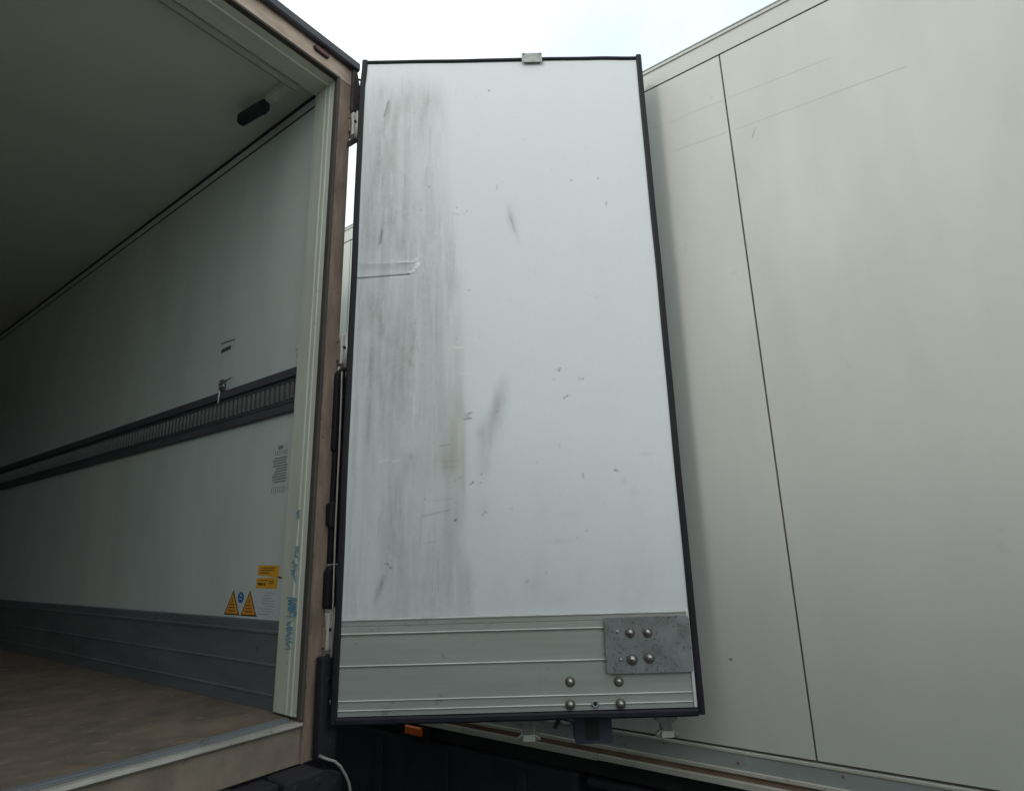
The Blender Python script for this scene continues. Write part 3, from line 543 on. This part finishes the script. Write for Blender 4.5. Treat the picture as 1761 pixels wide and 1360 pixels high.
at.data.foreach_set('color', np.concatenate([C.reshape(-1, 3), np.ones((NU * NZ, 1))], 1).astype(np.float32).ravel())
ms = bpy.data.materials.new('stained_grp'); ms.use_nodes = True; t = ms.node_tree; b = t.nodes['Principled BSDF']
an = t.nodes.new('ShaderNodeAttribute'); an.attribute_name = 'stain'
tcn = t.nodes.new('ShaderNodeTexCoord'); fn = t.nodes.new('ShaderNodeTexNoise'); fn.inputs['Scale'].default_value = 220; fn.inputs['Detail'].default_value = 3
fr = t.nodes.new('ShaderNodeMapRange'); fr.inputs['To Min'].default_value = 0.93; fr.inputs['To Max'].default_value = 1.05
mu = t.nodes.new('ShaderNodeMix'); mu.data_type = 'RGBA'; mu.blend_type = 'MULTIPLY'; mu.inputs['Factor'].default_value = 1
t.links.new(tcn.outputs['Object'], fn.inputs['Vector']); t.links.new(fn.outputs['Fac'], fr.inputs['Value'])
t.links.new(an.outputs['Color'], mu.inputs['A']); t.links.new(fr.outputs['Result'], mu.inputs['B']); t.links.new(mu.outputs['Result'], b.inputs['Base Color'])
b.inputs['Roughness'].default_value = 0.42; b.inputs['Specular IOR Level'].default_value = 0.45
me.materials.append(ms)
link('inner_skin', me, D, MD, label='white inner skin with grey vertical scuffs and a crushed dent')
# seal: four rubber runs, slightly uneven
def seal(path, w0, w1, y0, y1):
    """ribbon-like rubber profile along path [(x,z,nx,nz)]: inner offset w0, outer w1 across, y depth"""
    q = MB(); vs = []; prof = [(w0, y0 + 0.004), (w0 + 0.25 * (w1 - w0), y0), (w0 + 0.75 * (w1 - w0), y0), (w1, y0 + 0.006), (w1, y1), (w0, y1)]
    for x, z, nx, nz_ in path:
        vs += [(x + a * nx, yv, z + a * nz_) for a, yv in prof]
    n = len(prof); fs = []
    for i in range(len(path) - 1):
        fs += [(i * n + k, i * n + (k + 1) % n, (i + 1) * n + (k + 1) % n, (i + 1) * n + k) for k in range(n)]
    fs += [tuple(range(n))[::-1], tuple((len(path) - 1) * n + k for k in range(n))]
    return q.add(vs, fs)
wob = lambda a, s: s * (math.sin(a * 5.1) + 0.6 * math.sin(a * 11.7 + 1.3))
zs = np.linspace(-0.006, 2.664, 60); us = np.linspace(0.0165, 1.2185, 40)
put('seal', seal([(0.0165 + (0.005 * float(sst(np.array(z), 2.54, 2.60)) + wob(z, 0.0008)), z, -1, 0) for z in zs], 0.0, 0.024, -0.010, 0.060), M_SEAL, D, MD)
put('seal', seal([(1.2185 + wob(z, 0.0007), z, 1, 0) for z in zs], 0.0, 0.024, -0.010, 0.060), M_SEAL, D, MD)
put('seal', seal([(u_, 2.645 + wob(u_ * 2, 0.0008) - 0.004 * float(sst(np.array(u_), 1.05, 1.2)), 0, 1) for u_ in us], 0.0, 0.017, -0.009, 0.060), M_SEAL, D, MD)
put('seal', seal([(u_, 0.0135 + wob(u_ * 2, 0.0006), 0, -1) for u_ in us], 0.0, 0.024, -0.014, 0.060), M_SEAL, D, MD)
put('bottom_fin', MB().box(0.0, 1.236, 0.0605, 0.078, -0.022, 0.0135), M_SEAL, D, MD, 0.004)
# scuff plate extrusion
prof = [(0.016, .003), (0.162, .003), (0.163, .0005), (0.168, .0005), (0.169, .003),
        (0.261, .003), (0.263, -.001), (0.269, -.001), (0.270, .0035), (0.294, .0035), (0.295, .0015), (0.298, .0015), (0.299, .0035), (0.322, .0035), (0.322, -.0035), (0.016, -.0035)]
sp = put('scuff_plate', MB().prism([(-n, z) for z, n in prof], 'x', 0.0175, 1.2065), M_SCUFF, D, MD, label='ribbed aluminium scuff plate across the foot of the door')
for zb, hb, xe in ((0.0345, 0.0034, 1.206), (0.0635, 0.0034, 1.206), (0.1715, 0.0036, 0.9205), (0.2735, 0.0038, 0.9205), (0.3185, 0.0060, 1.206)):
    put('bead', MB().prism([(-0.0032, zb - hb / 2), (-0.0070, zb - hb / 2 + 0.0005), (-0.0072, zb + hb / 2 - 0.002), (-0.0032, zb + hb / 2)], 'x', 0.018, xe), M_GLINT, D, MD)
put('edge_trim', MB().box(1.2072, 1.2178, -0.0085, 0.0035, 0.0160, 0.3215), M_TRIM, D, MD, 0.002)
# galvanised plate, rounded corners
def rrect(x0, x1, z0, z1, r, n=5):
    p = []
    for cx, cz, a0 in ((x1 - r, z0 + r, -90), (x1 - r, z1 - r, 0), (x0 + r, z1 - r, 90), (x0 + r, z0 + r, 180)):
        p += [(cx + r * math.cos(R(a0 + 90 * k / n)), cz + r * math.sin(R(a0 + 90 * k / n))) for k in range(n + 1)]
    return p
put('galvanised_plate', MB().prism(rrect(0.9215, 1.2145, 0.126, 0.3065, 0.010), 'y', -0.0145, -0.0088), M_GALV, D, MD, 0.0012, label='spotted galvanised steel plate at the free corner')
bolt = MB().lathe([(0.0, 0.0170), (-0.0022, 0.0168), (-0.0032, 0.0150), (-0.0026, 0.0112), (-0.0030, 0.0092), (-0.0085, 0.0088), (-0.0115, 0.0066), (-0.0130, 0.0036), (-0.0134, 0.0012)], 'y', (0, 0, 0), 20).mesh('bolt', M_BOLT)
bolt.materials.append(M_WASH)
for pgn in bolt.polygons:
    if sum(math.hypot(bolt.vertices[v].co.x, bolt.vertices[v].co.z) for v in pgn.vertices) / len(pgn.vertices) > 0.0098: pgn.material_index = 1
for x, z, y0 in ((1.009, 0.256, -0.0145), (1.069, 0.255, -0.0145), (1.010, 0.171, -0.0145), (1.068, 0.175, -0.0145), (0.797, 0.105, -0.003), (0.961, 0.102, -0.003), (0.794, 0.036, -0.0075), (0.962, 0.034, -0.0075)):
    s = 1.12 if (z < 0.2 and z > 0.11) else 1.0
    link('bolt', bolt, D, MD @ Matrix.Translation((x, y0, z)) @ Matrix.Rotation(random.uniform(0, 6), 4, 'Y') @ Matrix.Scale(s, 4))
for x, z in ((0.966, 0.259), (0.972, 0.170)):
    put('screw', MB().lathe([(-0.0145, 0.005), (-0.0168, 0.005), (-0.0172, 0.002)], 'y', (x, 0, z), 10), M_BOLT, D, MD)
put('hole_rim', MB().lathe([(-0.0070, 0.0125), (-0.0082, 0.0125), (-0.0082, 0.006), (-0.0070, 0.006)], 'y', (0.877, 0, 0.0352), 18), M_BGREY, D, MD)
put('hole', MB().lathe([(-0.0060, 0.0062), (-0.0084, 0.0062)], 'y', (0.877, 0, 0.0352), 16), M_BLACK, D, MD)
# clip on the top edge
cl = put('top_clip', MB().prism([(-0.014, 2.629), (-0.0105, 2.629), (-0.0105, 2.666), (0.03, 2.668), (0.03, 2.680), (-0.012, 2.680), (-0.014, 2.676)], 'x', 0.709, 0.799), M_CHROME, D, MD, 0.0015, label='aluminium clip on the top edge')
for x in (0.7185, 0.7895):
    put('hole', MB().lathe([(-0.0138, 0.0042), (-0.0146, 0.0042)], 'y', (x, 0, 2.672), 10), M_BLACK, D, MD)
# hardware on the yard side of the door, hanging below it
bxo = MB().prism(rrect(0.812, 0.943, -0.110, 0.12, 0.012), 'y', 0.0855, 0.094)
bxo.box(0.812, 0.846, 0.0945, 0.150, -0.100, 0.12).box(0.902, 0.943, 0.0945, 0.150, -0.100, 0.12).box(0.8465, 0.9015, 0.0945, 0.150, 0.03, 0.12)
put('rubber_stop', bxo, M_STOP, D, MD, 0.004, label='black rubber stop hanging below the door')
put('stop_recess', MB().prism(rrect(0.850, 0.898, -0.098, -0.0, 0.004), 'y', 0.0838, 0.0853), M_BLACK, D, MD)
for u0 in (0.654, 1.134):
    put('lock_rod', MB().tube([(u0, 0.112, 0.0), (u0, 0.112, 2.62)], 0.0135, 12), M_CHROME, D, MD)
    lp = [(u0 - 0.040, -0.035), (u0 - 0.040, -0.046), (u0 - 0.022, -0.056), (u0 - 0.019, -0.076), (u0 - 0.036, -0.090), (u0 - 0.038, -0.100), (u0 + 0.040, -0.100), (u0 + 0.042, -0.092), (u0 + 0.024, -0.078), (u0 + 0.022, -0.058), (u0 + 0.040, -0.046), (u0 + 0.040, -0.035)]
    put('lock_cam', MB().prism(lp, 'y', 0.098, 0.126), M_CHROME, D, MD, 0.003)
    put('lock_cam_plate', MB().box(u0 - 0.020, u0 + 0.022, 0.0945, 0.0975, -0.100, -0.080), M_LINING, D, MD, 0.001)
    put('cam_neck', MB().box(u0 - 0.026, u0 + 0.026, 0.100, 0.124, -0.0345, -0.0005), M_CHROME, D, MD, 0.003)
    for zg in (0.5, 1.3, 2.1):
        put('rod_guide', MB().box(u0 - 0.035, u0 + 0.035, 0.0855, 0.0975, zg - 0.03, zg + 0.03), M_CHROME, D, MD, 0.004)
put('handle_lug', MB().prism([(0.738, -0.062), (0.752, -0.066), (0.770, -0.030), (0.755, -0.024)], 'y', 0.094, 0.116), M_PLASTIC, D, MD, 0.003)
put('handle_rod', MB().tube([(0.758, 0.106, -0.050), (0.814, 0.106, -0.050)], 0.0055, 8), M_CHROME, D, MD)
put('hinge_strap', MB().box(0.0, 0.30, 0.0855, 0.092, 2.33, 2.41), M_HINGE, D, MD, 0.003)
put('hinge_strap', MB().box(0.0, 0.30, 0.0855, 0.092, 1.28, 1.36), M_HINGE, D, MD, 0.003)
put('hinge_strap', MB().box(0.0, 0.30, 0.0855, 0.092, 0.22, 0.30), M_HINGE, D, MD, 0.003)

# ------------------------------------------------------------------ loose cord and cable
def wire(name, path, r, ma, label, cat):
    o = put(name, MB().tube(path, r, 8), ma); o['label'] = label; o['category'] = cat; return o
pc = [(1.3815 + 0.014 * t_ + 0.0015 * math.sin(9 * t_), 1.842, 0.695 - 1.155 * t_) for t_ in np.linspace(0, 1, 30)]
cd = wire('cord', pc, 0.0034, M_CORD, 'thin pale cord hanging beside the hinge edge of the open door', 'cord')
put('knot', MB().lathe([(-0.482, 0.002), (-0.478, 0.0075), (-0.466, 0.0085), (-0.456, 0.003)], 'z', (1.3958, 1.842, 0), 12), M_CORD, cd)
cp = [(1.335, 1.80, -0.612), (1.345, 1.779, -0.620), (1.369, 1.765, -0.631), (1.390, 1.762, -0.650), (1.413, 1.762, -0.682), (1.427, 1.762, -0.707), (1.437, 1.764, -0.736), (1.443, 1.77, -0.80), (1.440, 1.80, -0.92), (1.43, 1.84, -1.05), (1.40, 1.90, -1.12), (1.30, 2.0, -1.10)]
wire('cable', cp, 0.0045, M_CABLE, 'pale cable looping down beside the rear bumper', 'cable')
